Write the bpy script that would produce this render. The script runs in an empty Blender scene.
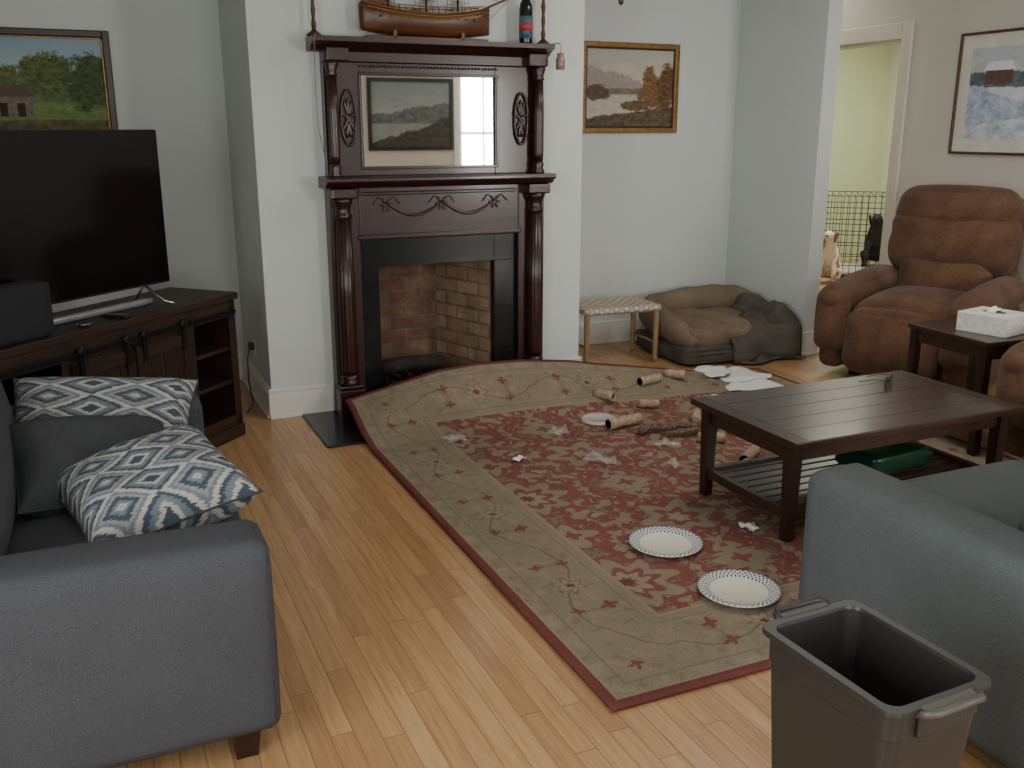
import bpy, bmesh, math, random
from mathutils import Vector, Matrix
random.seed(7)
R=math.radians
# ------------------------------------------------------------------ materials
class G:
    def __init__(s,name,base=(.5,.5,.5),rough=.5,metal=0.0,spec=None,coat=0.0,trans=0.0,sheen=0.0):
        s.m=bpy.data.materials.new(name); s.m.use_nodes=True
        s.N=s.m.node_tree.nodes; s.L=s.m.node_tree.links
        s.b=s.N['Principled BSDF']
        s.b.inputs['Base Color'].default_value=(*base,1)
        s.b.inputs['Roughness'].default_value=rough
        s.b.inputs['Metallic'].default_value=metal
        if spec is not None: s.b.inputs['Specular IOR Level'].default_value=spec
        if coat: s.b.inputs['Coat Weight'].default_value=coat; s.b.inputs['Coat Roughness'].default_value=.12
        if trans: s.b.inputs['Transmission Weight'].default_value=trans
        if sheen: s.b.inputs['Sheen Weight'].default_value=sheen; s.b.inputs['Sheen Roughness'].default_value=.5
    def put(s,inp,v):
        if isinstance(v,bpy.types.NodeSocket): s.L.new(v,inp)
        elif isinstance(v,(tuple,list)) and len(v)==3 and inp.type=='RGBA': inp.default_value=(*v,1)
        else: inp.default_value=v
    def math(s,op,a,b=None,c=None):
        n=s.N.new('ShaderNodeMath'); n.operation=op
        s.put(n.inputs[0],a)
        if b is not None: s.put(n.inputs[1],b)
        if c is not None: s.put(n.inputs[2],c)
        return n.outputs[0]
    def coord(s,k='Object'):
        return s.N.new('ShaderNodeTexCoord').outputs[k]
    def map(s,v,scale=(1,1,1),rot=(0,0,0),loc=(0,0,0)):
        n=s.N.new('ShaderNodeMapping'); s.L.new(v,n.inputs[0])
        n.inputs['Scale'].default_value=scale; n.inputs['Rotation'].default_value=rot; n.inputs['Location'].default_value=loc
        return n.outputs[0]
    def sep(s,v):
        n=s.N.new('ShaderNodeSeparateXYZ'); s.L.new(v,n.inputs[0]); return n.outputs
    def comb(s,x=0.0,y=0.0,z=0.0):
        n=s.N.new('ShaderNodeCombineXYZ'); s.put(n.inputs[0],x); s.put(n.inputs[1],y); s.put(n.inputs[2],z); return n.outputs[0]
    def noise(s,v,scale=5,detail=2,rough=.5,dist=0.0):
        n=s.N.new('ShaderNodeTexNoise'); s.L.new(v,n.inputs['Vector']); n.inputs['Scale'].default_value=scale
        n.inputs['Detail'].default_value=detail; n.inputs['Roughness'].default_value=rough; n.inputs['Distortion'].default_value=dist
        return n.outputs[0]
    def vor(s,v,scale=5,feature='F1',out='Distance',rand=1.0):
        n=s.N.new('ShaderNodeTexVoronoi'); s.L.new(v,n.inputs['Vector']); n.inputs['Scale'].default_value=scale; n.feature=feature
        n.inputs['Randomness'].default_value=rand
        return n.outputs[out]
    def white(s,v):
        n=s.N.new('ShaderNodeTexWhiteNoise'); n.noise_dimensions='2D'; s.L.new(v,n.inputs['Vector']); return n.outputs['Value']
    def ramp(s,f,stops,interp='LINEAR'):
        n=s.N.new('ShaderNodeValToRGB'); s.put(n.inputs[0],f); cr=n.color_ramp; cr.interpolation=interp
        while len(cr.elements)<len(stops): cr.elements.new(.5)
        for e,(p,c) in zip(cr.elements,stops):
            e.position=p; e.color=(*c,1) if len(c)==3 else c
        return n.outputs[0]
    def mix(s,f,a,b,mode='MIX'):
        n=s.N.new('ShaderNodeMix'); n.data_type='RGBA'; n.blend_type=mode
        s.put(n.inputs[0],f); s.put(n.inputs[6],a); s.put(n.inputs[7],b); return n.outputs[2]
    def step(s,x,lo,hi):
        n=s.N.new('ShaderNodeMapRange'); n.interpolation_type='SMOOTHSTEP'
        s.put(n.inputs[0],x); n.inputs[1].default_value=lo; n.inputs[2].default_value=hi; return n.outputs[0]
    def inv(s,x): return s.math('SUBTRACT',1.0,x)
    def bump(s,h,st=.3,dist=.01):
        n=s.N.new('ShaderNodeBump'); n.inputs['Strength'].default_value=st; n.inputs['Distance'].default_value=dist
        s.L.new(h,n.inputs['Height']); s.L.new(n.outputs[0],s.b.inputs['Normal'])
    def base(s,v): s.put(s.b.inputs['Base Color'],v)
    def rgh(s,v): s.put(s.b.inputs['Roughness'],v)

def simple(name,c,rough=.5,metal=0,var=.12,scale=8,bump=0.0,**k):
    g=G(name,c,rough,metal,**k)
    v=g.coord(); n=g.noise(v,scale,3)
    g.base(g.ramp(n,[(.25,tuple(x*(1-var) for x in c)),(.75,tuple(min(1,x*(1+var)) for x in c))]))
    if bump: g.bump(g.noise(v,scale*12,2),bump,.004)
    return g.m
def wood(name,c1,c2,rough=.35,axis=0,scale=1.0,coat=0.0,bump=.05):
    g=G(name,c1,rough,coat=coat)
    sc=[22,22,22]; sc[axis]=1.6
    v=g.map(g.coord(),tuple(x*scale for x in sc))
    n=g.noise(v,1.6,5,.6,.6)
    g.base(g.ramp(n,[(.3,c1),(.7,c2)]))
    g.bump(n,bump,.004)
    return g.m
def fabric(name,c,rough=.95,var=.25,sheen=.0,weave=420,cloud=.1):
    g=G(name,c,rough,sheen=sheen,spec=.12)
    v=g.coord(); n=g.noise(v,weave,2,.6); n2=g.noise(v,5,3)
    a=g.ramp(n,[(.3,tuple(x*(1-var) for x in c)),(.7,tuple(x*(1+var) for x in c))])
    b=g.ramp(n2,[(.3,(1-cloud,)*3),(.7,(1,)*3)])
    g.base(g.mix(1.0,a,b,'MULTIPLY'))
    g.bump(n,.35,.002)
    return g.m
def wallmat(name,c):
    g=G(name,c,.75,spec=.25); v=g.coord()
    n=g.noise(v,1.2,2); g.base(g.ramp(n,[(.3,tuple(x*.97 for x in c)),(.7,tuple(x*1.02 for x in c))]))
    return g.m

W_MAIN=wallmat('paint_sage_white',(.565,.60,.585))
W_WARM=wallmat('paint_warm_white',(.54,.515,.47))
W_GREEN=wallmat('paint_yellow_green',(.56,.62,.40))
W_CEIL=wallmat('paint_ceiling',(.80,.80,.78))
TRIM=simple('white_trim',(.68,.66,.61),.4,var=.02)
MAHOG=wood('mahogany',(.012,.0035,.003),(.040,.009,.006),.32,2,coat=.25)
MAHOGX=wood('mahogany_h',(.013,.004,.003),(.044,.010,.007),.32,0,coat=.25)
ESP=wood('espresso_wood',(.017,.007,.0045),(.046,.019,.012),.3,0,coat=.2)
ESPZ=wood('espresso_wood_v',(.014,.006,.004),(.034,.014,.009),.35,2)
RUST=wood('rustic_walnut',(.012,.006,.0045),(.042,.019,.012),.5,0,bump=.2)
RUSTZ=wood('rustic_walnut_v',(.011,.0055,.004),(.038,.016,.010),.5,2,bump=.2)
BLACK=simple('black_satin',(.008,.008,.009),.35)
BLKMET=simple('black_iron',(.012,.012,.013),.45,.6)
DARK=simple('dark_void',(.006,.005,.005),.9)
CHROME=simple('brushed_steel',(.55,.55,.56),.25,1)
BRASS=simple('old_brass',(.28,.16,.06),.4,1)
BRONZE=simple('dark_bronze',(.09,.05,.03),.4,.8)
WHITE=simple('white_paper',(.75,.75,.73),.8,var=.03)

# floor
def floor_mat():
    g=G('oak_strip_floor',(.5,.3,.15),.34,coat=.12)
    x,y,z=g.sep(g.coord())
    w=.064
    xr=g.math('DIVIDE',x,w); row=g.math('FLOOR',xr); fx=g.math('FRACT',xr)
    off=g.math('MULTIPLY',g.white(g.comb(row,3.3,0)),7.0)
    yr=g.math('DIVIDE',g.math('ADD',y,off),.95); col=g.math('FLOOR',yr); fy=g.math('FRACT',yr)
    rnd=g.white(g.comb(row,col,0))
    base=g.ramp(rnd,[(0,(.40,.218,.098)),(.2,(.475,.280,.130)),(.5,(.52,.312,.148)),(.8,(.56,.348,.172)),(1,(.44,.250,.115))])
    gv=g.comb(g.math('MULTIPLY',x,70),g.math('ADD',g.math('MULTIPLY',y,3.0),g.math('MULTIPLY',rnd,40)),g.math('MULTIPLY',rnd,30))
    gr=g.noise(gv,1.0,5,.6,.8)
    c=g.mix(1.0,base,g.ramp(gr,[(.25,(.70,.62,.52)),(.6,(1,1,1)),(.8,(1.0,.98,.95))]),'MULTIPLY')
    e1=g.math('MINIMUM',fx,g.inv(fx)); e2=g.math('MINIMUM',fy,g.inv(fy))
    g1=g.step(e1,.005,.032); g2=g.step(e2,.0,.003); gap=g.math('MULTIPLY',g1,g2)
    c=g.mix(gap,(.19,.095,.04),c)
    g.base(c); g.rgh(g.ramp(gr,[(.2,(.44,)*3),(.8,(.30,)*3)])); g.bump(gap,.2,.002)
    return g.m
FLOOR=floor_mat()

# ------------------------------------------------------------------ mesh helpers
def root(name,loc=(0,0,0),rz=0.0,rot=None):
    o=bpy.data.objects.new(name,None); bpy.context.collection.objects.link(o)
    o.location=loc; o.rotation_euler=rot if rot else (0,0,rz); o.empty_display_size=.1
    return o
def mk(name,bm,mat,par=None,loc=(0,0,0),rot=(0,0,0),smooth=False):
    bmesh.ops.recalc_face_normals(bm,faces=bm.faces[:])
    me=bpy.data.meshes.new(name); bm.to_mesh(me); bm.free()
    if smooth:
        for p in me.polygons: p.use_smooth=True
    me.materials.append(mat)
    o=bpy.data.objects.new(name,me); bpy.context.collection.objects.link(o)
    o.location=loc; o.rotation_euler=rot
    if par: o.parent=par
    return o
def box(name,a,b,mat,par=None,bev=0.0,rot=(0,0,0),seg=2):
    bm=bmesh.new(); bmesh.ops.create_cube(bm,size=1)
    sz=[abs(b[i]-a[i]) for i in range(3)]; ce=[(a[i]+b[i])/2 for i in range(3)]
    for v in bm.verts: v.co=Vector((v.co.x*sz[0],v.co.y*sz[1],v.co.z*sz[2]))
    if bev: bmesh.ops.bevel(bm,geom=bm.edges[:],offset=min(bev,min(sz)*.45),segments=seg,profile=.5,affect='EDGES')
    return mk(name,bm,mat,par,ce,rot,False)
def rbox(name,size,r,mat,par=None,loc=(0,0,0),rot=(0,0,0),crown=(0,0,0),n=12,fn=None):
    bm=bmesh.new(); bmesh.ops.create_cube(bm,size=2)
    bmesh.ops.subdivide_edges(bm,edges=bm.edges[:],cuts=n,use_grid_fill=True)
    h=[s/2 for s in size]
    rr=r if isinstance(r,(tuple,list)) else (r,r,r)
    for v in bm.verts:
        u=[math.sin(c*math.pi/2)*.5+c*.5 for c in v.co]
        p=[u[i]*h[i] for i in range(3)]
        inner=[max(-(h[i]-rr[i]),min(h[i]-rr[i],p[i])) for i in range(3)]
        d=[(p[i]-inner[i])/rr[i] if rr[i]>0 else 0 for i in range(3)]
        L=math.sqrt(sum(x*x for x in d))
        if L>1e-6:
            m=max(abs(x) for x in d)
            p=[inner[i]+d[i]/L*m*rr[i] for i in range(3)]
        for i in range(3):
            j,k=(i+1)%3,(i+2)%3
            if crown[i]: p[i]+=crown[i]*u[i]*(1-u[j]**2)*(1-u[k]**2)
        v.co=Vector(p)
        if fn: v.co=fn(v.co,u)
    return mk(name,bm,mat,par,loc,rot,True)
def lathe(name,prof,mat,par=None,loc=(0,0,0),rot=(0,0,0),seg=28,flute=0,smooth=True,sx=1.0):
    bm=bmesh.new(); rings=[]
    for r,z in prof:
        ring=[]
        for i in range(seg):
            a=2*math.pi*i/seg; rr=r*(1+flute*(math.cos(a*seg/4)) ) if flute else r
            ring.append(bm.verts.new((rr*math.cos(a)*sx,rr*math.sin(a),z)))
        rings.append(ring)
    for a,b in zip(rings,rings[1:]):
        for i in range(seg): bm.faces.new((a[i],a[(i+1)%seg],b[(i+1)%seg],b[i]))
    if prof[0][0]>1e-5: bm.faces.new(rings[0][::-1])
    if prof[-1][0]>1e-5: bm.faces.new(rings[-1])
    bmesh.ops.remove_doubles(bm,verts=bm.verts[:],dist=1e-6)
    return mk(name,bm,mat,par,loc,rot,smooth)
def tube(name,pts,r,mat,par=None,seg=8,closed=False,loc=(0,0,0),rot=(0,0,0),sy=1.0):
    pts=[Vector(p) for p in pts]; n=len(pts); bm=bmesh.new(); rings=[]
    up=Vector((0,0,1))
    for i,p in enumerate(pts):
        if closed: t=pts[(i+1)%n]-pts[i-1]
        else: t=pts[min(i+1,n-1)]-pts[max(i-1,0)]
        t.normalize(); s=t.cross(up)
        if s.length<1e-3: s=Vector((1,0,0))
        s.normalize(); u=s.cross(t); rr=r[i] if isinstance(r,(list,tuple)) else r
        rings.append([bm.verts.new(p+s*math.cos(a)*rr+u*math.sin(a)*rr*sy) for a in [2*math.pi*k/seg for k in range(seg)]])
    m=n if closed else n-1
    for i in range(m):
        a=rings[i]; b=rings[(i+1)%n]
        for k in range(seg): bm.faces.new((a[k],a[(k+1)%seg],b[(k+1)%seg],b[k]))
    if not closed: bm.faces.new(rings[0][::-1]); bm.faces.new(rings[-1])
    return mk(name,bm,mat,par,loc,rot,True)
def prism(name,pts,d0,d1,mat,par=None,axis='y',loc=(0,0,0),rot=(0,0,0),bev=0,smooth=False):
    bm=bmesh.new()
    def P(p,d):
        return {'y':(p[0],d,p[1]),'x':(d,p[0],p[1]),'z':(p[0],p[1],d)}[axis]
    a=[bm.verts.new(P(p,d0)) for p in pts]; b=[bm.verts.new(P(p,d1)) for p in pts]
    bm.faces.new(a); bm.faces.new(b[::-1]); n=len(pts)
    for i in range(n): bm.faces.new((a[i],a[(i+1)%n],b[(i+1)%n],b[i]))
    if bev: bmesh.ops.bevel(bm,geom=bm.edges[:],offset=bev,segments=2,affect='EDGES',clamp_overlap=True)
    return mk(name,bm,mat,par,loc,rot,smooth)
def rrect(hx,hy,r,k=5):
    o=[]
    for cx,cy,a0 in ((hx-r,hy-r,0),(-hx+r,hy-r,90),(-hx+r,-hy+r,180),(hx-r,-hy+r,270)):
        for i in range(k+1):
            a=R(a0+90*i/k); o.append((cx+r*math.cos(a),cy+r*math.sin(a)))
    return o
def loft(name,loops,mat,par=None,loc=(0,0,0),rot=(0,0,0),cap0=True,cap1=True,smooth=True):
    bm=bmesh.new(); rs=[[bm.verts.new(p) for p in l] for l in loops]
    for a,b in zip(rs,rs[1:]):
        n=len(a)
        for i in range(n): bm.faces.new((a[i],a[(i+1)%n],b[(i+1)%n],b[i]))
    if cap0: bm.faces.new(rs[0][::-1])
    if cap1: bm.faces.new(rs[-1])
    return mk(name,bm,mat,par,loc,rot,smooth)
def grid(name,nx,ny,fn,mat,par=None,loc=(0,0,0),rot=(0,0,0),thick=0.0,uv=None,smooth=True):
    bm=bmesh.new(); vs=[[bm.verts.new(fn(i/nx,j/ny)) for j in range(ny+1)] for i in range(nx+1)]
    uvl=bm.loops.layers.uv.new('UVMap')
    for i in range(nx):
        for j in range(ny):
            f=bm.faces.new((vs[i][j],vs[i+1][j],vs[i+1][j+1],vs[i][j+1]))
            for l,(a,b) in zip(f.loops,((i,j),(i+1,j),(i+1,j+1),(i,j+1))):
                u,v=a/nx,b/ny
                l[uvl].uv=(u*(uv[0] if uv else 1),v*(uv[1] if uv else 1))
    me=bpy.data.meshes.new(name); bm.to_mesh(me); bm.free()
    if smooth:
        for p in me.polygons: p.use_smooth=True
    me.materials.append(mat)
    o=bpy.data.objects.new(name,me); bpy.context.collection.objects.link(o); o.location=loc; o.rotation_euler=rot
    if par: o.parent=par
    if thick:
        md=o.modifiers.new('thick','SOLIDIFY'); md.thickness=thick; md.offset=-1
    return o
def skin(name,verts,edges,rad,mat,par=None,loc=(0,0,0),rot=(0,0,0),sub=2):
    me=bpy.data.meshes.new(name); me.from_pydata(verts,edges,[]); me.materials.append(mat)
    o=bpy.data.objects.new(name,me); bpy.context.collection.objects.link(o); o.location=loc; o.rotation_euler=rot
    if par: o.parent=par
    o.modifiers.new('skin','SKIN'); sv=me.skin_vertices[0].data
    for i,r in enumerate(rad): sv[i].radius=(r,r) if not isinstance(r,tuple) else r
    sv[0].use_root=True
    m=o.modifiers.new('sub','SUBSURF'); m.levels=sub; m.render_levels=sub
    return o

# ------------------------------------------------------------------ room shell
CH=2.9
box('floor',(-1.72,-2.0,-.1),(10.2,10.2,0),FLOOR)
box('ceiling',(-1.72,-2.0,CH),(10.2,10.2,CH+.1),W_CEIL)
NY=6.3; BX0,BX1,BY=.87,2.84,5.32
box('wall_north',(-1.72,NY,0),(4.82,NY+.12,CH),W_MAIN)
brea=root('wall_chimney_breast')
box('left_pier',(BX0,BY,0),(1.44,NY,CH),W_MAIN,brea)
box('right_pier',(2.30,BY,0),(BX1,NY,CH),W_MAIN,brea)
box('upper_breast',(1.44,BY,.90),(2.30,NY,CH),W_MAIN,brea)
SX=4.70; SY=5.34
box('wall_alcove_east',(SX,SY,0),(SX+.12,8.0,CH),W_MAIN)
box('wall_hall_north',(SX+.12,7.9,0),(5.8,8.0,CH),W_WARM)
EX=5.8; D0,D1,DH=5.75,6.72,2.26
we=root('wall_east')
box('lower_section',(EX,-2.0,0),(EX+.12,D0,CH),W_WARM,we)
box('upper_section',(EX,D1,0),(EX+.12,8.0,CH),W_WARM,we)
box('over_door',(EX,D0,DH),(EX+.12,D1,CH),W_WARM,we)
def windowed(name,axis,pos,thick,lo,hi,wins,mat):
    r=root(name); cur=lo
    for k,(a,b,z0,z1) in enumerate(wins+[(hi,hi,0,0)]):
        def bx(n,p0,p1,q0,q1):
            if p1-p0<1e-4: return
            if axis=='y': box(n,(p0,pos,q0),(p1,pos+thick,q1),mat,r)
            else: box(n,(pos,p0,q0),(pos+thick,p1,q1),mat,r)
        bx('pier_%d'%k,cur,a,0,CH)
        if b>a: bx('sill_wall_%d'%k,a,b,0,z0); bx('lintel_%d'%k,a,b,z1,CH)
        cur=b
SW=[(.1,1.9,.75,2.35),(4.78,5.5,.75,2.35)]
WW=[(-.6,1.4,.75,2.35)]
windowed('wall_south','y',-2.0,.12,-1.72,5.92,SW,W_WARM)
windowed('wall_west','x',-1.72,.12,-2.0,6.42,WW,W_MAIN)
wn=0
def windowframe(axis,pos,a,b,z0,z1):
    global wn; wn+=1
    r=root('window_%d'%wn)
    def bx(n,p0,p1,q0,q1,t0,t1):
        if axis=='y': box(n,(p0,t0,q0),(p1,t1,q1),TRIM,r,.004)
        else: box(n,(t0,p0,q0),(t1,p1,q1),TRIM,r,.004)
    f,bk=pos+.02,pos-.0
    bx('casing_left',a-.1,a,z0-.02,z1+.1,bk,f); bx('casing_right',b,b+.1,z0-.02,z1+.1,bk,f)
    bx('casing_head',a,b,z1,z1+.1,bk,f); bx('stool',a-.12,b+.12,z0-.05,z0-.02,bk,f+.05)
    s0,s1=pos-.08,pos-.04; zm=(z0+z1)/2; m=(a+b)/2
    for n,p0,p1,q0,q1 in (('sash_l',a,a+.04,z0,z1),('sash_r',b-.04,b,z0,z1),('sash_b',a,b,z0-.02,z0+.04),('sash_t',a,b,z1-.04,z1),('rail',a,b,zm-.02,zm+.02),('mullion',m-.012,m+.012,z0,z1)):
        bx(n,p0,p1,q0,q1,s0,s1)
for a,b,z0,z1 in SW: windowframe('y',-1.88,a,b,z0,z1)
for a,b,z0,z1 in WW: windowframe('x',-1.60,a,b,z0,z1)
# far room
box('wall_far_room_north',(5.92,9.3,0),(9.32,9.42,CH),W_GREEN)
box('wall_far_room_east',(9.2,5.0,0),(9.32,9.3,CH),wallmat('paint_pale_green',(.62,.66,.52)))
box('wall_far_room_south',(5.92,4.9,0),(9.32,5.0,CH),W_GREEN)
box('wall_far_room_west',(5.86,8.0,0),(5.98,9.3,CH),W_GREEN)
# door casing
DTR=simple('cream_trim',(.60,.56,.47),.4,var=.02)
dr=root('door_1')
box('casing_right',(EX-.025,D0-.10,0),(EX,D0,DH+.12),DTR,dr,.006)
box('casing_left',(EX-.025,D1,0),(EX,D1+.11,DH+.12),DTR,dr,.006)
box('casing_head',(EX-.025,D0,DH),(EX,D1,DH+.12),DTR,dr,.006)
box('jamb_right',(EX,D0,0),(EX+.12,D0+.02,DH),DTR,dr)
box('jamb_left',(EX,D1-.02,0),(EX+.12,D1,DH),DTR,dr)
box('jamb_head',(EX,D0,DH-.02),(EX+.12,D1,DH),DTR,dr)
# baseboards
def bb(name,a,b,ax):
    r=root(name)
    x0,y0=a;x1,y1=b
    box('board',(x0,y0,0),(x1,y1,.15),TRIM,r,.004)
    if ax=='n': box('shoe',(x0,y0-.012,0),(x1,y1,.02),TRIM,r,.004); box('cap',(x0,y0+.004,.15),(x1,y1,.175),TRIM,r,.006)
    if ax=='w': box('shoe',(x0-.012,y0,0),(x1,y1,.02),TRIM,r,.004); box('cap',(x0+.006,y0,.15),(x1,y1,.175),TRIM,r,.004)
bb('baseboard_north_left',(-1.6,NY-.02),(BX0,NY),'n')
bb('baseboard_north_right',(BX1,NY-.02),(SX,NY),'n')
bb('baseboard_chimney_left',(BX0-.02,BY-.02),(1.22,BY),'n')
bb('baseboard_chimney_right',(2.55,BY-.02),(BX1+.02,BY),'n')
bb('baseboard_chimney_side',(BX0-.02,BY),(BX0,NY-.02),'w')
bb('baseboard_alcove_east',(SX-.02,SY),(SX,NY-.02),'w')
bb('baseboard_alcove_end',(SX-.02,SY-.02),(SX+.14,SY),'n')
bb('baseboard_east',(EX-.02,-1.8),(EX,D0-.11),'w')

# ------------------------------------------------------------------ fireplace mantel
fp=root('fireplace_mantel',(1.885,0,0))
Bk=BY
tile=simple('black_slate_tile',(.009,.011,.010),.2,var=.5,scale=3)
for sx,nm in ((-1,'left'),(1,'right')):
    x0,x1=sorted((sx*.485,sx*.655))
    box('stile_'+nm,(x0,Bk-.09,0),(x1,Bk,1.29),MAHOG,fp,.004)
    cx=sx*.585
    box('plinth_'+nm,(cx-.075,Bk-.175,0),(cx+.075,Bk-.06,.16),MAHOG,fp,.006)
    box('plinth_cap_'+nm,(cx-.068,Bk-.165,.16),(cx+.068,Bk-.06,.185),MAHOG,fp,.008)
    lathe('column_base_'+nm,[(.052,.185),(.058,.20),(.048,.212),(.054,.228),(.046,.245)],MAHOG,fp,(cx,Bk-.115,0),seg=32)
    lathe('column_'+nm,[(.044,.245),(.047,.27),(.047,.7),(.043,1.12)],MAHOG,fp,(cx,Bk-.115,0),seg=64,flute=.045)
    lathe('column_cap_'+nm,[(.040,1.12),(.050,1.13),(.050,1.145),(.042,1.155),(.045,1.19),(.056,1.215),(.060,1.235)],MAHOG,fp,(cx,Bk-.115,0),seg=32)
    box('capital_'+nm,(cx-.070,Bk-.178,1.235),(cx+.070,Bk-.05,1.29),MAHOG,fp,.008)
    lathe('upper_column_base_'+nm,[(.034,1.345),(.038,1.36),(.028,1.38),(.034,1.40),(.026,1.42)],MAHOG,fp,(sx*.61,Bk-.10,0),seg=28)
    lathe('upper_column_'+nm,[(.026,1.42),(.029,1.46),(.029,1.70),(.025,1.87)],MAHOG,fp,(sx*.61,Bk-.10,0),seg=64,flute=.05)
    lathe('upper_column_cap_'+nm,[(.024,1.87),(.034,1.88),(.026,1.895),(.038,1.93),(.038,1.95)],MAHOG,fp,(sx*.61,Bk-.10,0),seg=28)
    ox=.515*sx
    tube('oval_ring_'+nm,[(ox+.042*math.cos(a),Bk-.062,1.66+.145*math.sin(a)) for a in [2*math.pi*i/32 for i in range(32)]],.008,MAHOG,fp,6,True)
    for k in range(9):
        a=2*math.pi*k/9
        rbox('oval_petal_%s_%d'%(nm,k),(.018,.018,.085),.008,MAHOG,fp,(ox+.018*math.sin(a),Bk-.056,1.66+.065*math.cos(a)),(0,math.atan2(.018*math.sin(a),.065*math.cos(a)),0),n=3)
    box('frieze_block_'+nm,(cx-.05,Bk-.13,1.95),(cx+.07,Bk-.04,2.02),MAHOG,fp,.006)
box('tile_left',(-.485,Bk-.05,0),(-.375,Bk+.02,1.0),tile,fp,.002)
box('tile_right',(.345,Bk-.05,0),(.485,Bk+.02,1.0),tile,fp,.002)
box('tile_header',(-.375,Bk-.05,.84),(.345,Bk+.02,1.0),tile,fp,.002)
for z in (.28,.56,.84):
    box('tile_joint_%d'%(z*100),(-.485,Bk-.0515,z-.002),(-.375,Bk-.05,z+.002),DARK,fp); box('tile_joint_r%d'%(z*100),(.345,Bk-.0515,z-.002),(.485,Bk-.05,z+.002),DARK,fp)
box('frieze',(-.485,Bk-.09,1.0),(.485,Bk,1.29),MAHOGX,fp,.004)
box('frieze_mould_low',(-.50,Bk-.105,1.0),(.50,Bk-.06,1.03),MAHOGX,fp,.008)
box('frieze_panel_frame_t',(-.47,Bk-.10,1.245),(.47,Bk-.07,1.265),MAHOGX,fp,.006)
def sw(x0,x1,z,drop,n=14): return [(x0+(x1-x0)*i/n,Bk-.094,z-drop*math.sin(math.pi*i/n)) for i in range(n+1)]
for nm,a,b in (('left',-.33,0),('right',0,.33)):
    tube('garland_'+nm,sw(a,b,1.20,.07),[.004+.005*math.sin(math.pi*i/14)+.002*(i%2) for i in range(15)],MAHOGX,fp,6)
for k,x in enumerate((-.33,0,.33)):
    for j in range(6):
        a=j*math.pi/3
        rbox('rosette_petal_%d_%d'%(k,j),(.028,.012,.016),.006,MAHOGX,fp,(x+.024*math.cos(a),Bk-.092,1.19+.024*math.sin(a)),(0,-a,0),n=3)
    for sgn in (-1,1): tube('ribbon_%d_%d'%(k,sgn),[(x+sgn*(.02+.012*i),Bk-.093,1.215+.018*math.sin(i*.9)) for i in range(6)],.004,MAHOGX,fp,6)
prism('shelf',[(Bk,1.29),(Bk-.15,1.29),(Bk-.17,1.30),(Bk-.185,1.315),(Bk-.205,1.32),(Bk-.21,1.33),(Bk-.21,1.342),(Bk-.205,1.35),(Bk,1.35)],-.685,.675,MAHOGX,fp,'x')
box('over_left',(-.645,Bk-.05,1.35),(-.435,Bk,1.95),MAHOG,fp,.003)
box('over_right',(.355,Bk-.05,1.35),(.645,Bk,1.95),MAHOG,fp,.003)
box('over_bottom',(-.435,Bk-.05,1.35),(.355,Bk,1.40),MAHOGX,fp,.003)
box('over_top',(-.435,Bk-.05,1.885),(.355,Bk,1.95),MAHOGX,fp,.003)
mirror=G('mirror_glass',(.80,.82,.82),.02,1.0).m
box('mirror',(-.435,Bk-.035,1.40),(.355,Bk-.02,1.885),mirror,fp)
for n,a,b in (('bt',(-.45,1.385),(.37,1.40)),('tp',(-.45,1.885),(.37,1.90)),('lf',(-.45,1.385),(-.435,1.90)),('rt',(.355,1.385),(.37,1.90))):
    box('mirror_frame_'+n,(a[0],Bk-.065,a[1]),(b[0],Bk-.03,b[1]),MAHOGX,fp,.004)
for i in range(40):
    x=-.44+.80*i/39
    box('bead_%d'%i,(x-.006,Bk-.07,1.925),(x+.006,Bk-.045,1.937),MAHOGX,fp,.003)
box('upper_frieze',(-.645,Bk-.07,1.95),(.645,Bk,2.02),MAHOGX,fp,.004)
prism('cornice',[(Bk,2.0),(Bk-.08,2.0),(Bk-.10,2.01),(Bk-.13,2.03),(Bk-.16,2.04),(Bk-.175,2.045),(Bk-.175,2.07),(Bk,2.07)],-.715,.675,MAHOGX,fp,'x')
# firebox
def brickmat(name,c1,c2,mo,dark):
    g=G(name,c1,.9)
    n=g.N.new('ShaderNodeTexBrick'); g.L.new(g.coord('UV'),n.inputs['Vector'])
    n.inputs['Scale'].default_value=1; n.inputs['Brick Width'].default_value=.21; n.inputs['Row Height'].default_value=.085
    n.inputs['Mortar Size'].default_value=.008; n.inputs['Mortar Smooth'].default_value=.3
    n.inputs['Color1'].default_value=(*c1,1); n.inputs['Color2'].default_value=(*c2,1); n.inputs['Mortar'].default_value=(*mo,1)
    no=g.noise(g.coord('UV'),7,5,.7)
    c=g.mix(1.0,n.outputs[0],g.ramp(no,[(.3,(dark,dark*.95,dark*.9)),(.65,(1.1,1.05,1.0))]),'MULTIPLY')
    g.base(c); g.bump(g.math('SUBTRACT',no,n.outputs[1]),.6,.012)
    return g.m
BR1=brickmat('dark_firebrick',(.20,.10,.066),(.26,.155,.10),(.20,.18,.15),.40)  # darker red-brown brick for the back and left side
BR2=brickmat('lit_firebrick',(.36,.23,.13),(.44,.32,.21),(.22,.19,.15),.5)  # light falling on the right splay is put into this paler colour
def quad(name,p,mat,par,uv):
    p=[Vector(q) for q in p]
    return grid(name,1,1,lambda u,v:(p[0]*(1-u)+p[1]*u)*(1-v)+(p[3]*(1-u)+p[2]*u)*v,mat,par,uv=uv,smooth=False)
fb=root('firebox',(1.885,0,0))
yb=5.84; lx,rx=-.25,.17
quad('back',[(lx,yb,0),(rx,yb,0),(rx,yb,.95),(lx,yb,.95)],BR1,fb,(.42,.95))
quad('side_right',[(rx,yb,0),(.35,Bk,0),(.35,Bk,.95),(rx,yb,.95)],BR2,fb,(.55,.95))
quad('side_left',[(-.38,Bk,0),(lx,yb,0),(lx,yb,.95),(-.38,Bk,.95)],BR1,fb,(.55,.95))
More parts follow.
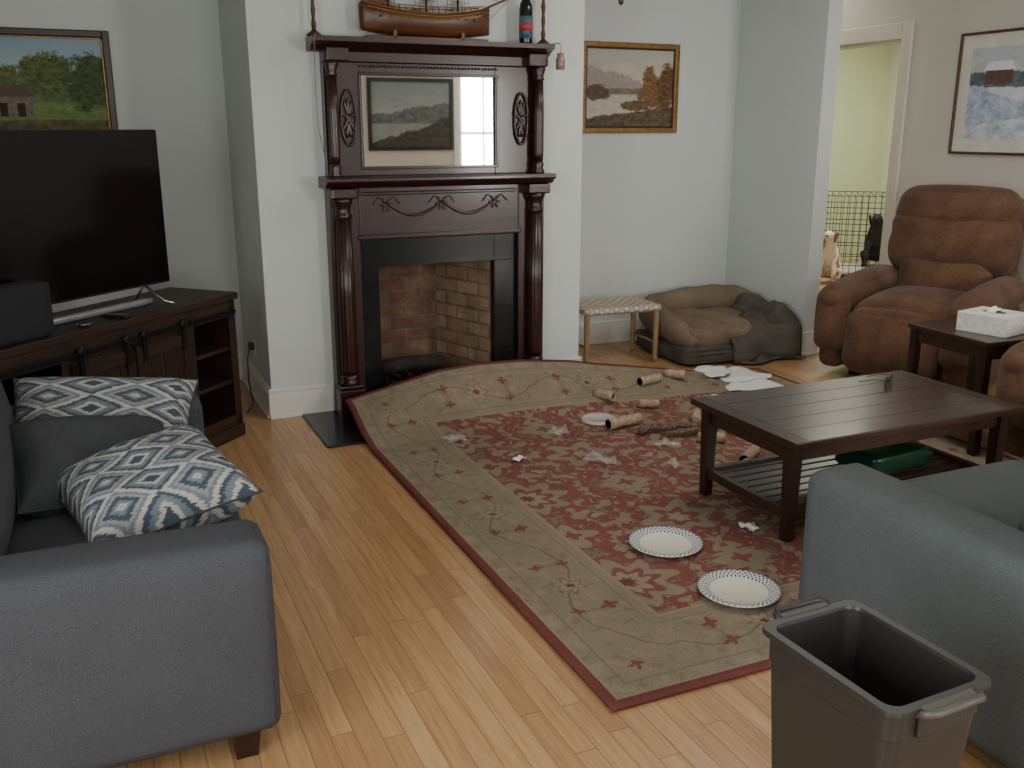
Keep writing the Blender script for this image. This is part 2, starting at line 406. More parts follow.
box('hearth_floor',(-.42,Bk-.02,0.0),(.40,yb+.02,.03),simple('soot_floor',(.03,.025,.02),.9,var=.5),fb)
box('smoke_chamber',(-.42,Bk+.02,.87),(.40,yb+.02,.93),DARK,fb)
gr=root('fire_grate',(1.78,5.52,.03))
for i in range(5): tube('bar_%d'%i,[(-.16+.08*i,-.12,.16),(-.16+.08*i,-.10,.10),(-.16+.08*i,.12,.10),(-.16+.08*i,.14,.16)],.008,BLKMET,gr,6)
for y in (-.08,.1): tube('rail_%d'%(y*100),[(-.18,y,.095),(.18,y,.095)],.008,BLKMET,gr,6)
for k,(x,y) in enumerate(((-.16,-.08),(.16,-.08),(-.16,.1),(.16,.1))): tube('leg_%d'%k,[(x,y,0),(x,y,.095)],.008,BLKMET,gr,6)
tube('log',[(-.2,0,.15),(0,.01,.155),(.2,-.01,.15)],[.045,.05,.045],simple('charred_log',(.03,.022,.018),.9,var=.5),gr,10)
hs=root('hearth_slab')
box('slate',(1.03,4.66,0),(2.72,Bk-.02,.012),tile,hs,.003)

# mantel decorations
def candlestick(x):
    r=root('candlestick',(x,5.24,2.07))
    lathe('stem',[(.040,0),(.042,.008),(.026,.02),(.010,.035),(.014,.06),(.008,.09),(.012,.13),(.008,.17),(.014,.21),(.008,.24),(.018,.27),(.020,.29),(.010,.295)],BRONZE,r)
    lathe('candle',[(.011,.29),(.011,.48),(.003,.485)],simple('candle_wax',(.5,.42,.3),.5),r,seg=12)
candlestick(1.20); candlestick(2.53)
jl=root('hanging_jar_lantern',(2.58,5.20,0))
tube('cord',[(-.01,.03,2.075),(0,-.075,2.075),(0,-.085,2.06),(0,-.085,2.02)],.003,simple('jute',(.3,.2,.1),.9),jl,6)
lathe('jar',[(.022,1.93),(.026,1.935),(.026,1.99),(.018,2.0),(.02,2.02),(.0,2.022)],simple('dusky_glass',(.25,.15,.12),.2),jl,(0,-.085,0))
bc=root('bead_chain',(1.20,5.2,0))
tube('chain',[(0,.02,2.076),(-.02,-.07,2.076),(-.03,-.085,2.05),(-.035,-.08,1.8),(-.03,-.08,1.6),(.0,-.085,1.44)],.003,simple('dull_beads',(.25,.2,.12),.5),bc,6)
wb=root('wine_bottle',(2.41,5.22,2.07))
lathe('glass',[(.0,0),(.036,0),(.038,.01),(.038,.19),(.034,.215),(.015,.25),(.013,.30),(.015,.305),(.015,.32),(0,.322)],simple('dark_bottle',(.004,.006,.004),.08),wb)
lathe('label',[(.0388,.03),(.0388,.15)],simple('bottle_label',(.05,.12,.16),.6,var=.9,scale=30),wb)
lathe('label_top',[(.039,.07),(.039,.115)],simple('bottle_label_red',(.35,.04,.05),.6),wb)
# ship model
sh=root('model_ship',(1.82,5.235,2.07)); sh.scale=(1.08,1.0,1.08)
hullm=wood('ship_hull',(.05,.018,.008),(.14,.05,.018),.35,0)
n=28
def hull(u,v):
    x=-.34+.68*u; t=(u-.5)*2
    beam=.062*(1-abs(t)**3.2)**.6 if abs(t)<1 else 0
    if u<.15: beam=max(beam,.03)
    a=(v-.5)*math.pi
    keel=.022+.02*abs(t)**3; sheer=.125+.045*t*t
    yy=beam*math.sin(a)
    zz=sheer-(sheer-keel)*math.cos(a)**.7 if math.cos(a)>0 else sheer
    return Vector((x,yy,zz))
grid('hull',n,14,hull,hullm,sh,thick=.004)
grid('deck',n,2,lambda u,v:Vector((-.33+.66*u,(v-.5)*2*.055*(1-abs((u-.5)*2)**3.2)**.6,.115+.035*((u-.5)*2)**2)),wood('ship_deck',(.3,.17,.07),(.4,.25,.12),.5,0),sh)
for sy in (-1,1):
    for q,(zo,rr) in enumerate(((.112,.004),(.092,.0025),(.126,.003))):
        tube('gold_stripe_%d_%d'%(sy,q),[(-.34+.68*i/20,sy*(.003+.0625*(1-abs((i/20-.5)*2*.985)**3.2)**.6*(1,.97,1)[q]),zo+.045*((i/20-.5)*2)**2) for i in range(21)],rr,BRASS,sh,6)
    for i in range(11): box('gunport_%d_%d'%(sy,i),(-.26+.05*i,sy*.060-.005,.098),(-.245+.05*i,sy*.060+.005,.108),BLACK,sh)
    for i in range(18): tube('rail_post_%d_%d'%(sy,i),[(-.30+.035*i,sy*.050,.125),(-.30+.035*i,sy*.050,.160)],.0020,BRASS,sh,4)
    tube('rail_top_%d'%sy,[(-.31,sy*.045,.170),(-.15,sy*.053,.160),(0,sy*.055,.157),(.15,sy*.053,.160),(.30,sy*.040,.172)],.0025,BRASS,sh,5)
box('stern_cabin',(-.33,-.032,.14),(-.22,.032,.19),hullm,sh,.004)
box('deck_house',(-.09,-.022,.115),(-.03,.022,.145),hullm,sh,.003); box('deck_hatch',(.06,-.018,.115),(.11,.018,.135),hullm,sh,.003)
for k,(x,hh_) in enumerate(((-.2,.55),(0,.68),(.17,.6))):
    tube('mast_%d'%k,[(x,0,.06),(x,0,hh_)],.0065,hullm,sh,8)
    for j,z in enumerate((.20,.34,.48)):
        if z<hh_-.05:
            tube('yard_%d_%d'%(k,j),[(x-.05,-.10+.015*j,z),(x+.05,.10-.015*j,z)],.004,hullm,sh,6)
    for sy in (-1,1):
        for q in (-.05,-.025,0,.025,.05): tube('shroud_%d_%d_%d'%(k,sy,int(q*1000)),[(x+q,sy*.055,.125),(x,0,hh_-.1)],.0013,BLACK,sh,4)
        for j in range(5):
            z=.155+.028*j; f=1-(z-.125)/(hh_-.225)
            tube('ratline_%d_%d_%d'%(k,sy,j),[(x-.05*f,sy*.055*f,z),(x+.05*f,sy*.055*f,z)],.0010,BLACK,sh,4)
tube('bowsprit',[(.28,0,.15),(.48,0,.235)],.0055,hullm,sh,8)
for k,(a,b) in enumerate((((.47,0,.23),(.17,0,.58)),((.40,0,.20),(.17,0,.40)),((.47,0,.23),(.33,0,.10)),((-.2,0,.5),(-.36,0,.17)),((0,0,.6),(-.2,0,.3)))): tube('stay_%d'%k,[a,b],.0013,BLACK,sh,4)
sailm=simple('sailcloth',(.55,.47,.33),.9)
for k,(x,z0,z1) in enumerate(((-.2,.24,.46),(0,.24,.6),(.17,.24,.52))):
    grid('sail_%d'%k,6,6,lambda u,v:Vector((x-.045+.09*u+.03*math.sin(math.pi*u)*math.sin(math.pi*v),-.09+.18*u,z0+(z1-z0)*v)),sailm,sh,thick=.001)
for x in (-.18,.18):
    box('cradle_%d'%(x*100),(x-.01,-.05,0),(x+.01,.05,.045),hullm,sh,.004)
box('cradle_base',(-.32,-.05,.0),(.32,.05,.014),hullm,sh,.003)

# ------------------------------------------------------------------ pictures
def landscape(name,layers,sky=((.5,.5,.45),(.3,.4,.5)),ns=14,trees=()):
    g=G(name,(.5,.5,.5),.55,spec=.2); uv=g.coord('UV'); u,v,_=g.sep(uv)
    cl=g.noise(g.map(uv,(1.5,4,1)),2.5,4,.6)
    col=g.mix(g.step(g.math('ADD',v,g.math('MULTIPLY',cl,.5)),.6,1.3),sky[0],sky[1])
    col=g.mix(g.step(cl,.45,.7),col,tuple(x*.75 for x in sky[0]))
    for k,(h,amp,fr,c1,c2,slope) in enumerate(layers):
        nn=g.noise(g.comb(g.math('MULTIPLY',u,fr),k*3.7+.5,0),1.0,5,.7)
        edge=g.math('ADD',g.math('ADD',h,g.math('MULTIPLY',g.math('SUBTRACT',nn,.5),amp)),g.math('MULTIPLY',g.math('SUBTRACT',u,.5),slope))
        m=g.step(g.math('SUBTRACT',edge,v),-.012,.012)
        tx=g.noise(g.map(uv,(1,1,1),loc=(k,k*2,0)),ns,6,.75)
        col=g.mix(m,col,g.ramp(tx,[(.38,c1),(.62,c2)]))
    rag=g.math('SUBTRACT',g.noise(uv,9,7,.85),.5)
    for k,(cx,cy,rx_,ry_,c1,c2) in enumerate(trees):
        a=g.math('DIVIDE',g.math('SUBTRACT',u,cx),rx_); b=g.math('DIVIDE',g.math('SUBTRACT',v,cy),ry_)
        dd=g.math('ADD',g.math('SQRT',g.math('ADD',g.math('MULTIPLY',a,a),g.math('MULTIPLY',b,b))),g.math('MULTIPLY',rag,2.2))
        tx=g.noise(g.map(uv,(1,1,1),loc=(k*3+1,k,0)),22,5,.8)
        col=g.mix(g.inv(g.step(dd,.85,1.10)),col,g.ramp(tx,[(.38,c1),(.62,c2)]))
    g.base(col); return g.m
def picture(name,loc,rz,w,h,fmat,art,fw=.035,mat_w=0.0,inner=None,mm=None):
    r=root(name,loc,rz); d=.03
    for n,a,b in (('left',(-w/2,0),(-w/2+fw,h)),('right',(w/2-fw,0),(w/2,h)),('bottom',(-w/2+fw,0),(w/2-fw,fw)),('top',(-w/2+fw,h-fw),(w/2-fw,h))):
        box('frame_'+n,(a[0],-d,a[1]),(b[0],-.002,b[1]),fmat,r,.006)
    if inner:
        q=fw; e=.010
        for n,a,b in (('l',(-w/2+q,q),(-w/2+q+e,h-q)),('r',(w/2-q-e,q),(w/2-q,h-q)),('b',(-w/2+q,q),(w/2-q,q+e)),('t',(-w/2+q,h-q-e),(w/2-q,h-q))):
            box('liner_'+n,(a[0],-d*.75,a[1]),(b[0],-.004,b[1]),inner,r,.002)
    if mat_w:
        q=fw; box('mount',(-w/2+q,-.012,q),(w/2-q,-.006,h-q),mm or WHITE,r)
    q=fw+mat_w
    quad('artwork',[(-w/2+q,-.0135,q),(w/2-q,-.0135,q),(w/2-q,-.0135,h-q),(-w/2+q,-.0135,h-q)],art,r,(1,1))
    return r
GOLD=simple('gilt_frame',(.24,.13,.04),.4,.6,var=.3,scale=30)
DKFR=simple('dark_frame',(.025,.012,.009),.4,var=.3)
BRFR=simple('cherry_frame',(.07,.025,.015),.4)
a1=landscape('art_lake',[(.64,.45,3.5,(.28,.24,.22),(.38,.33,.29),-.30),(.50,.10,4,(.16,.12,.09),(.26,.19,.13),.05),(.42,.015,3,(.40,.38,.33),(.52,.48,.40),.0),(.20,.12,7,(.05,.04,.025),(.17,.12,.07),.16)],((.58,.50,.39),(.40,.40,.38)),16,
    trees=[(.12,.44,.14,.10,(.06,.045,.03),(.15,.11,.065)),(.80,.42,.20,.20,(.09,.045,.02),(.26,.14,.06)),(.72,.56,.09,.22,(.10,.05,.02),(.28,.15,.07)),(.92,.52,.11,.28,(.05,.028,.015),(.20,.10,.04)),(.58,.28,.18,.07,(.07,.045,.025),(.20,.13,.06))])
picture('lake_landscape_painting',(3.745,NY,1.575),0,.82,.63,GOLD,a1,.038,inner=DKFR)
a2=landscape('art_meadow',[(.62,.2,3.2,(.06,.09,.04),(.14,.18,.07),-.1),(.42,.05,3,(.10,.15,.04),(.18,.25,.08),.0),(.26,.1,5,(.05,.05,.02),(.14,.12,.06),.0)],((.42,.50,.50),(.22,.34,.42)),
    trees=[(.10,.62,.22,.26,(.02,.035,.012),(.10,.14,.04)),(.62,.66,.20,.20,(.03,.05,.015),(.13,.17,.05)),(.90,.60,.18,.26,(.015,.03,.01),(.08,.12,.035)),(.35,.60,.13,.14,(.04,.06,.02),(.16,.19,.06))])
mp=picture('meadow_landscape_painting',(-.20,NY,1.45),0,.88,.70,DKFR,a2,.04,inner=GOLD)
STN=simple('painted_stone',(.16,.12,.08),.7,var=.5,scale=25)
box('painted_barn',(-.32,-.0145,.22),(-.0,-.0135,.33),STN,mp)
prism('painted_barn_roof',[(-.34,.33),(.02,.33),(-.03,.39),(-.30,.39)],-.0146,-.0136,simple('painted_roof',(.09,.06,.045),.7),mp,'y')
for k,x in enumerate((-.26,-.17,-.08)): box('painted_opening_%d'%k,(x,-.0148,.22),(x+.04,-.0146,.295),simple('painted_dark',(.02,.02,.015),.8),mp)
a3=landscape('art_winter',[(.74,.25,4,(.06,.08,.11),(.16,.18,.20),.0),(.56,.10,4,(.50,.56,.62),(.66,.69,.73),.0),(.44,.25,3,(.22,.30,.42),(.55,.62,.70),-.3),(.22,.15,6,(.30,.38,.48),(.66,.69,.73),.2)],((.60,.58,.52),(.42,.50,.56)),7,
    trees=[(.85,.72,.18,.18,(.07,.05,.04),(.20,.15,.12))])
wp=picture('winter_print',(EX,4.72,1.43),R(-90),.95,.82,BRFR,a3,.018,.09,mm=simple('cream_mount',(.62,.60,.54),.8))
box('painted_house',(-.24,-.0145,.47),(-.02,-.0135,.56),simple('barn_red',(.13,.06,.045),.8),wp)
prism('painted_house_roof',[(-.26,.56),(.0,.56),(-.04,.62),(-.22,.62)],-.0145,-.0135,simple('barn_snow',(.66,.69,.73),.8),wp,'y')
for k,x in enumerate((-.2,-.14,-.08)): box('painted_window_%d'%k,(x,-.0148,.50),(x+.02,-.0146,.535),simple('painted_blue',(.05,.06,.08),.8),wp)
a4=landscape('art_mountain',[(.60,.55,3,(.08,.09,.09),(.17,.19,.18),-.2),(.36,.05,3,(.20,.23,.23),(.30,.32,.30),.0),(.25,.3,4,(.03,.035,.03),(.09,.09,.07),-.4)],((.32,.35,.33),(.20,.25,.26)))
picture('mountain_painting',(4.08,-1.88,1.33),R(180),1.18,.92,DKFR,a4,.05)

# ------------------------------------------------------------------ TV stand
ts=root('tv_stand',(-.015,4.698,0),R(45))
L2=.75; Dp=.21; TH=.78
box('top',(-L2-.02,-Dp-.02,TH-.035),(L2+.02,Dp,TH),RUST,ts,.004)
box('base',(-L2,-Dp,.0),(L2,Dp,.09),RUST,ts,.004)
box('plinth_trim',(-L2-.012,-Dp-.012,0),(L2+.012,-Dp,.07),RUST,ts,.006)
box('bottom_shelf',(-L2,-Dp,.09),(L2,Dp,.11),RUST,ts)
for k,x in enumerate((-L2,-.40,.40,L2-.03)):
    box('upright_%d'%k,(x,-Dp,.09),(x+.03,Dp,TH-.035),RUSTZ,ts,.002)
for k,x in enumerate((-L2,-.41,.37,L2-.05)):
    box('face_stile_%d'%k,(x,-Dp-.008,.07),(x+.05,-Dp+.01,TH-.035),RUSTZ,ts,.003)
box('face_rail_top',(-L2,-Dp-.008,TH-.12),(L2,-Dp+.01,TH-.035),RUST,ts,.003)
box('face_rail_bottom',(-L2,-Dp-.008,.07),(L2,-Dp+.01,.13),RUST,ts,.003)
box('back_panel',(-L2,Dp-.012,.09),(L2,Dp,TH-.035),RUSTZ,ts)
for k,z in enumerate((.30,.48)):
    box('shelf_r%d'%k,(.43,-Dp+.01,z),(L2-.03,Dp-.012,z+.02),RUST,ts); box('shelf_l%d'%k,(-L2+.03,-Dp+.01,z),(-.40,Dp-.012,z+.02),RUST,ts)
for k,(a,b) in enumerate(((-.37,-.005),(.005,.37))):
    box('door_panel_%d'%k,(a,-Dp-.004,.13),(b,-Dp+.012,TH-.12),RUSTZ,ts)
    for j in range(4): box('plank_%d_%d'%(k,j),(a+.005+(b-a-.01)*j/4+.002,-Dp-.016,.14),(a+.005+(b-a-.01)*(j+1)/4-.002,-Dp-.004,TH-.13),RUSTZ,ts,.002)
    box('door_rail_t_%d'%k,(a,-Dp-.026,TH-.20),(b,-Dp-.014,TH-.14),RUST,ts,.003)
    box('door_rail_b_%d'%k,(a,-Dp-.026,.13),(b,-Dp-.014,.19),RUST,ts,.003)
    for j,xx in enumerate((a,b-.05)): box('door_stile_%d_%d'%(k,j),(xx,-Dp-.026,.13),(xx+.05,-Dp-.014,TH-.14),RUSTZ,ts,.003)
    for j,xx in enumerate((a+.05,b-.05)):
        box('strap_%d_%d'%(k,j),(xx-.012,-Dp-.034,TH-.21),(xx+.012,-Dp-.026,TH-.085),BLKMET,ts,.002)
        lathe('roller_%d_%d'%(k,j),[(.022,-.006),(.024,0),(.022,.006)],BLKMET,ts,(xx,-Dp-.034,TH-.085),(R(90),0,0),seg=20)
    hx=b-.028 if k==0 else a+.028
    tube('pull_%d'%k,[(hx,-Dp-.027,.36),(hx,-Dp-.05,.37),(hx,-Dp-.05,.47),(hx,-Dp-.027,.48)],.005,BLKMET,ts,8)
box('barn_rail',(-L2+.02,-Dp-.030,TH-.105),(L2-.02,-Dp-.022,TH-.085),BLKMET,ts,.002)
for x in (-.6,.6):
    box('rail_strap_%d'%(x*10),(x-.03,-Dp-.014,TH-.1),(x+.03,-Dp-.008,TH-.09),BLKMET,ts)
# TV
tv=root('television',(-.10,4.555,0),R(43))
scr=G('tv_screen',(.004,.004,.005),.10,spec=.5).m
box('housing',(-.62,-.005,.872),(.62,.03,1.60),BLACK,tv,.004)
box('screen',(-.614,-.008,.883),(.614,-.004,1.594),scr,tv,.001)
box('electronics_hump',(-.35,.03,.88),(.35,.06,1.2),BLACK,tv,.01)
for x in (-.46,.46):
    q=1 if x>0 else -1
    for sy in (-1,1):
        e=.07 if q<0 else .13
        tube('leg_%d_%d'%(x*100,sy),[(x,.01,.875),(x+.03*q,sy*e*.7+.01,.80),(x+.05*q,sy*e+.01,.787)],.006,CHROME,tv,8)
sb=root('soundbar',(.03,4.675,.78),R(43))
rbox('bar',(.62,.035,.032),.014,simple('silver_plastic',(.30,.31,.32),.3,.5),sb,(0,0,.017),n=8)
sp=root('speaker',(-.325,4.200,.78),R(45))
rbox('body',(.36,.13,.225),.02,simple('speaker_mesh',(.010,.011,.014),.85,var=.4,scale=300,bump=.3),sp,(0,0,.1125),n=10)
bx=root('small_dish',(-.05,4.42,.78)); lathe('dish',[(0,.004),(.02,0.0),(.03,.01),(.032,.013),(.028,.011),(.0,.006)],CHROME,bx)
bx=root('remote_control',(.09,4.58,.78),R(50)); rbox('body',(.04,.13,.014),.006,BLACK,bx,(0,0,.007),n=4)
for i in range(5): box('button_%d'%i,(-.010,-.05+.02*i,.0135),(.010,-.042+.02*i,.0155),CHROME,bx,.001)
ol=root('wall_outlet',(BX0,5.82,.30))
box('plate',(-.006,-.036,-.058),(0,.036,.058),TRIM,ol,.003)
box('plug',(-.04,-.018,.0),(-.006,.018,.045),BLACK,ol,.005)
tube('cord',[(-.035,0,.005),(-.05,-.01,-.05),(-.06,-.06,-.18),(-.06,-.2,-.285),(-.12,-.35,-.293)],.004,BLACK,ol,6)

# ------------------------------------------------------------------ sofas
def sofa(name,loc,rz,length,depth,mat,cush=2,legm=ESPZ,arm_w=.22,arm_h=.62,back_h=.86,bt=.19,boff=.30,ar=.038,sh_=.43):
    """local: seat faces -y, x along length"""
    r=root(name,loc,rz); Lh=length/2; Dh=depth/2
    rbox('base',(length-.06,depth-.06,.24),.03,mat,r,(0,0,.22),n=6)
    for sx,n in ((-1,'left'),(1,'right')):
        rbox('arm_'+n,(arm_w,depth,arm_h-.09),(ar+.01,ar-.01,ar+.01),mat,r,(sx*(Lh-arm_w/2),0,.09+(arm_h-.09)/2),crown=(.008,.004,.010),n=18)
        a=ar
        tube('piping_front_'+n,[(sx*(Lh-.010),-Dh+.018,.13),(sx*(Lh-.010),-Dh+.018,arm_h-a),(sx*(Lh-.035),-Dh+.020,arm_h-.012),(sx*(Lh-arm_w/2),-Dh+.020,arm_h-.003),(sx*(Lh-arm_w+.035),-Dh+.020,arm_h-.012),(sx*(Lh-arm_w+.010),-Dh+.018,arm_h-a),(sx*(Lh-arm_w+.010),-Dh+.018,.33)],.004,mat,r,6)
    inn=length-2*arm_w
    rbox('back',(inn+.04,.20,back_h-.2),.06,mat,r,(0,Dh-.10,.2+(back_h-.2)/2),(R(-4),0,0),crown=(0,.0,.02),n=12)
    w=inn/cush
    for k in range(cush):
        x=-inn/2+w*(k+.5)
        rbox('seat_cushion_%d'%k,(w-.008,depth-.20,.17),.05,mat,r,(x,-.10,sh_-.025),crown=(0,.012,.03),n=14)
        rbox('back_cushion_%d'%k,(w-.008,bt,.38),.07,mat,r,(x,Dh-boff+.01,.66),(R(-10),0,0),crown=(0,.03,.02),n=14)
    for sx in (-1,1):
        for sy in (-1,1):
            x,y=sx*(Lh-.09),sy*(Dh-.09)
            loft('leg_%d_%d'%(sx,sy),[[(x+a*.028,y+b*.028,0) for a,b in ((-1,-1),(1,-1),(1,1),(-1,1))],[(x+a*.042,y+b*.042,.12) for a,b in ((-1,-1),(1,-1),(1,1),(-1,1))]],legm,r,smooth=False)
    return r
GREY=fabric('charcoal_grey_tweed',(.070,.073,.082),var=.32,weave=480)
GREYD=fabric('dark_slate_tweed',(.058,.064,.068),var=.4)
BLUE=fabric('slate_grey_tweed',(.102,.116,.121),var=.32,weave=480)
sofa('loveseat',(-.175,3.02,0),R(90),1.64,1.02,GREY,1,bt=.19,boff=.30)
sofa('armchair',(2.465,1.635,0),R(180),1.15,.92,BLUE,1,sh_=.475)

def ikat():
    g=G('ikat_fabric',(.5,.5,.45),.95,spec=.1); uv=g.coord('UV'); u,v,_=g.sep(uv)
    nz=g.math('MULTIPLY',g.math('SUBTRACT',g.noise(g.map(uv,(4,80,1)),1.5,3,.7),.5),.26)
    a=g.math('PINGPONG',g.math('ADD',g.math('MULTIPLY',u,2.2),nz),.5); b=g.math('PINGPONG',g.math('MULTIPLY',v,3.8),.5)
    t=g.math('ADD',a,g.math('MULTIPLY',b,.8))
    cr=(.38,.37,.33); b1=(.050,.068,.092); b2=(.135,.160,.185); b3=(.24,.245,.235)
    c=g.ramp(t,[(0,b1),(.13,cr),(.21,b2),(.32,b1),(.40,cr),(.50,b2),(.57,b3),(.64,b1),(.74,b2),(.82,cr),(.88,b1)],'CONSTANT')
    g.base(c); g.bump(g.noise(g.coord(),350,2),.3,.002); return g.m
IK=ikat()
def pillow(name,loc,rot,w,h,t,mat):
    r=root(name,loc,rot=rot)
    def sh2(a,b):
        k=1-.09*(1-b*b)*abs(a)**3; k2=1-.09*(1-a*a)*abs(b)**3
        return a*w/2*k,b*h/2*k2
    def f(s):
        def q(u,v):
            a,b=2*u-1,2*v-1
            th=t/2*((1-a**4)*(1-b**4))**.55
            x,y=sh2(a,b)
            return Vector((x,y,s*th+.006*math.sin(7*a+3*b)*(1-a*a)*(1-b*b)))
        return q
    grid('front',28,28,f(1),mat,r); grid('back',28,28,f(-1),mat,r)
    pts=[]
    for i in range(80):
        s=i/80*4; e=int(s); tt=(s-e)*2-1
        a,b=((tt,-1),(1,tt),(-tt,1),(-1,-tt))[e]
        x,y=sh2(a,b); pts.append((x,y,0))
    tube('piping',pts,.004,GREYD if mat is IK else mat,r,6,True)
    return r
pillow('throw_pillow',(-.02,3.46,.600),(R(38),R(4),R(-10)),.62,.42,.20,IK)
pillow('throw_pillow',(-.04,3.10,.585),(R(18),R(8),R(12)),.52,.44,.20,GREYD)
pillow('throw_pillow',(.10,2.80,.585),(R(10),R(-10),R(14)),.48,.44,.22,IK)

# ------------------------------------------------------------------ rug
RX0,RX1,RY0,RY1=1.22,4.12,2.04,5.12
RW,RL=RX1-RX0,RY1-RY0
def rugmat():
    g=G('oriental_rug',(.4,.2,.15),.95,spec=.1); u0,v0,_=g.sep(g.coord('UV'))
    M=g.math
    j1=M('MULTIPLY',M('SUBTRACT',g.noise(g.coord('UV'),7,3),.5),.07); j2=M('MULTIPLY',M('SUBTRACT',g.noise(g.map(g.coord('UV'),loc=(5,3,1)),7,3),.5),.07)
    u=M('ADD',u0,j1); v=M('ADD',v0,j2)
    d=M('MINIMUM',M('MINIMUM',u0,M('SUBTRACT',RW,u0)),M('MINIMUM',v0,M('SUBTRACT',RL,v0)))
    ol=(.265,.222,.160); old=(.200,.166,.115); red=(.222,.080,.070); redd=(.165,.060,.054); tan=(.30,.25,.185)
    A,B=.50,.44
    p=M('PINGPONG',M('SUBTRACT',u,RW/2),A); q=M('PINGPONG',M('SUBTRACT',v,RL/2),B)
    def hyp(a,b): return M('SQRT',M('ADD',M('MULTIPLY',a,a),M('MULTIPLY',b,b)))
    def ros(a,b,R0,k,amp):
        th=M('ARCTAN2',b,a); r=hyp(a,b)
        return M('DIVIDE',r,M('ADD',R0,M('MULTIPLY',M('COSINE',M('MULTIPLY',th,k)),R0*amp)))
    r1=ros(p,q,.17,8,.20); r2=ros(M('SUBTRACT',A,p),M('SUBTRACT',B,q),.15,6,.26)
    r3=ros(M('SUBTRACT',A,p),q,.09,4,.35); r4=ros(p,M('SUBTRACT',B,q),.09,4,.35)
    pq=g.comb(p,q,0)
    n1=g.noise(pq,7.5,2,.5,.6); n2=g.noise(pq,12,2.0,.5,.5)
    vine=M('ABSOLUTE',M('SUBTRACT',n1,.5))
    col=red
    col=g.mix(g.step(n2,.54,.57),col,ol)
    col=g.mix(g.inv(g.step(vine,.010,.016)),col,old)
    col=g.mix(g.inv(g.step(n2,.33,.36)),col,tan)
    def rings(c,r,st):
        for lim,k in st: c=g.mix(g.inv(g.step(r,lim-.05,lim+.05)),c,k)
        return c
    col=rings(col,r1,[(1.08,red),(1.0,ol),(.66,red),(.45,tan),(.20,redd)])
    col=rings(col,r2,[(1.08,red),(1.0,ol),(.55,red),(.28,tan)])
    col=rings(col,r3,[(1.0,ol),(.4,red)]); col=rings(col,r4,[(1.0,ol),(.4,red)])
    # border
    horiz=M('LESS_THAN',M('MINIMUM',v0,M('SUBTRACT',RL,v0)),M('MINIMUM',u0,M('SUBTRACT',RW,u0)))
    s=M('ADD',M('MULTIPLY',horiz,u),M('MULTIPLY',g.inv(horiz),v)); dj=M('ADD',d,j1)
    dd=M('SUBTRACT',dj,.235)
    wv=M('ABSOLUTE',M('SUBTRACT',dd,M('MULTIPLY',M('SINE',M('MULTIPLY',s,2*math.pi/.72)),.065)))
    pb=g.comb(M('PINGPONG',s,.36),M('ABSOLUTE',dd),1.7); m2=g.noise(pb,16,2.5,.55,.5)
    bc=g.mix(g.step(m2,.56,.62),ol,(.30,.25,.185))
    bc=g.mix(g.inv(g.step(m2,.37,.41)),bc,(.222,.186,.130))
    bc=g.mix(g.inv(g.step(wv,.004,.008)),bc,(.20,.165,.11))
    sa=M('SUBTRACT',M('PINGPONG',s,.36),.18)
    rb=ros(sa,M('SUBTRACT',M('ABSOLUTE',dd),.06),.022,4,.40)
    rc=ros(M('PINGPONG',s,.36),dd,.055,6,.30)
    bc=rings(bc,rb,[(1.0,red)])
    bc=rings(bc,rc,[(1.0,old),(.75,tan),(.30,redd)])
    col=g.mix(g.step(d,.415,.420),bc,col)
    def band(c,a,b,k):
        m=M('MULTIPLY',g.step(d,a-.002,a+.002),g.inv(g.step(d,b-.002,b+.002))); return g.mix(m,c,k)
    col=band(col,.035,.043,tan); col=band(col,.095,.101,old); col=band(col,.360,.366,old); col=band(col,.366,.400,ol); col=band(col,.400,.415,tan)
    col=g.mix(g.step(d,.032,.037),(.18,.058,.054),col)
    w=g.noise(g.coord('UV'),3,4,.6); col=g.mix(1.0,col,g.ramp(w,[(.25,(.80,.79,.77)),(.75,(1.06,1.06,1.06))]),'MULTIPLY')
    wv2=g.noise(g.coord('UV'),160,2,.6); col=g.mix(1.0,col,g.ramp(wv2,[(.3,(.78,.78,.78)),(.7,(1.12,1.12,1.12))]),'MULTIPLY')
    g.base(col); g.bump(wv2,.5,.004); return g.m
def ss(a,b,x):
    t=max(0,min(1,(x-a)/(b-a))); return t*t*(3-2*t)
def interp(x,P):
    for (a,fa),(b,fb_) in zip(P,P[1:]):
        if x<=b: 
            t=max(0,(x-a)/(b-a)); return fa+(fb_-fa)*t
    return P[-1][1]
def rugf(u,v):
    x=RX0+RW*u; y=RY0+RL*v
    # back edge rides up where the rug has been shoved against the hearth
    H=interp(x,[(1.22,.085),(1.78,.205),(2.0,.222),(2.3,.215),(2.9,.15),(3.5,.05),(3.9,.0)])
    z=H*ss(4.58,5.20,y)*1.12
    y2=y-.22*z*ss(4.3,5.0,y)
    x2=x+.015*ss(4.6,5.1,y)*(1-ss(1.22,1.6,x))
    zb=.020*ss(4.5,4.66,y)
    return Vector((x2,y2,.014+z+zb*(1-ss(2.6,2.9,x))))
grid('area_rug',150,150,rugf,rugmat(),thick=.010,uv=(RW,RL))

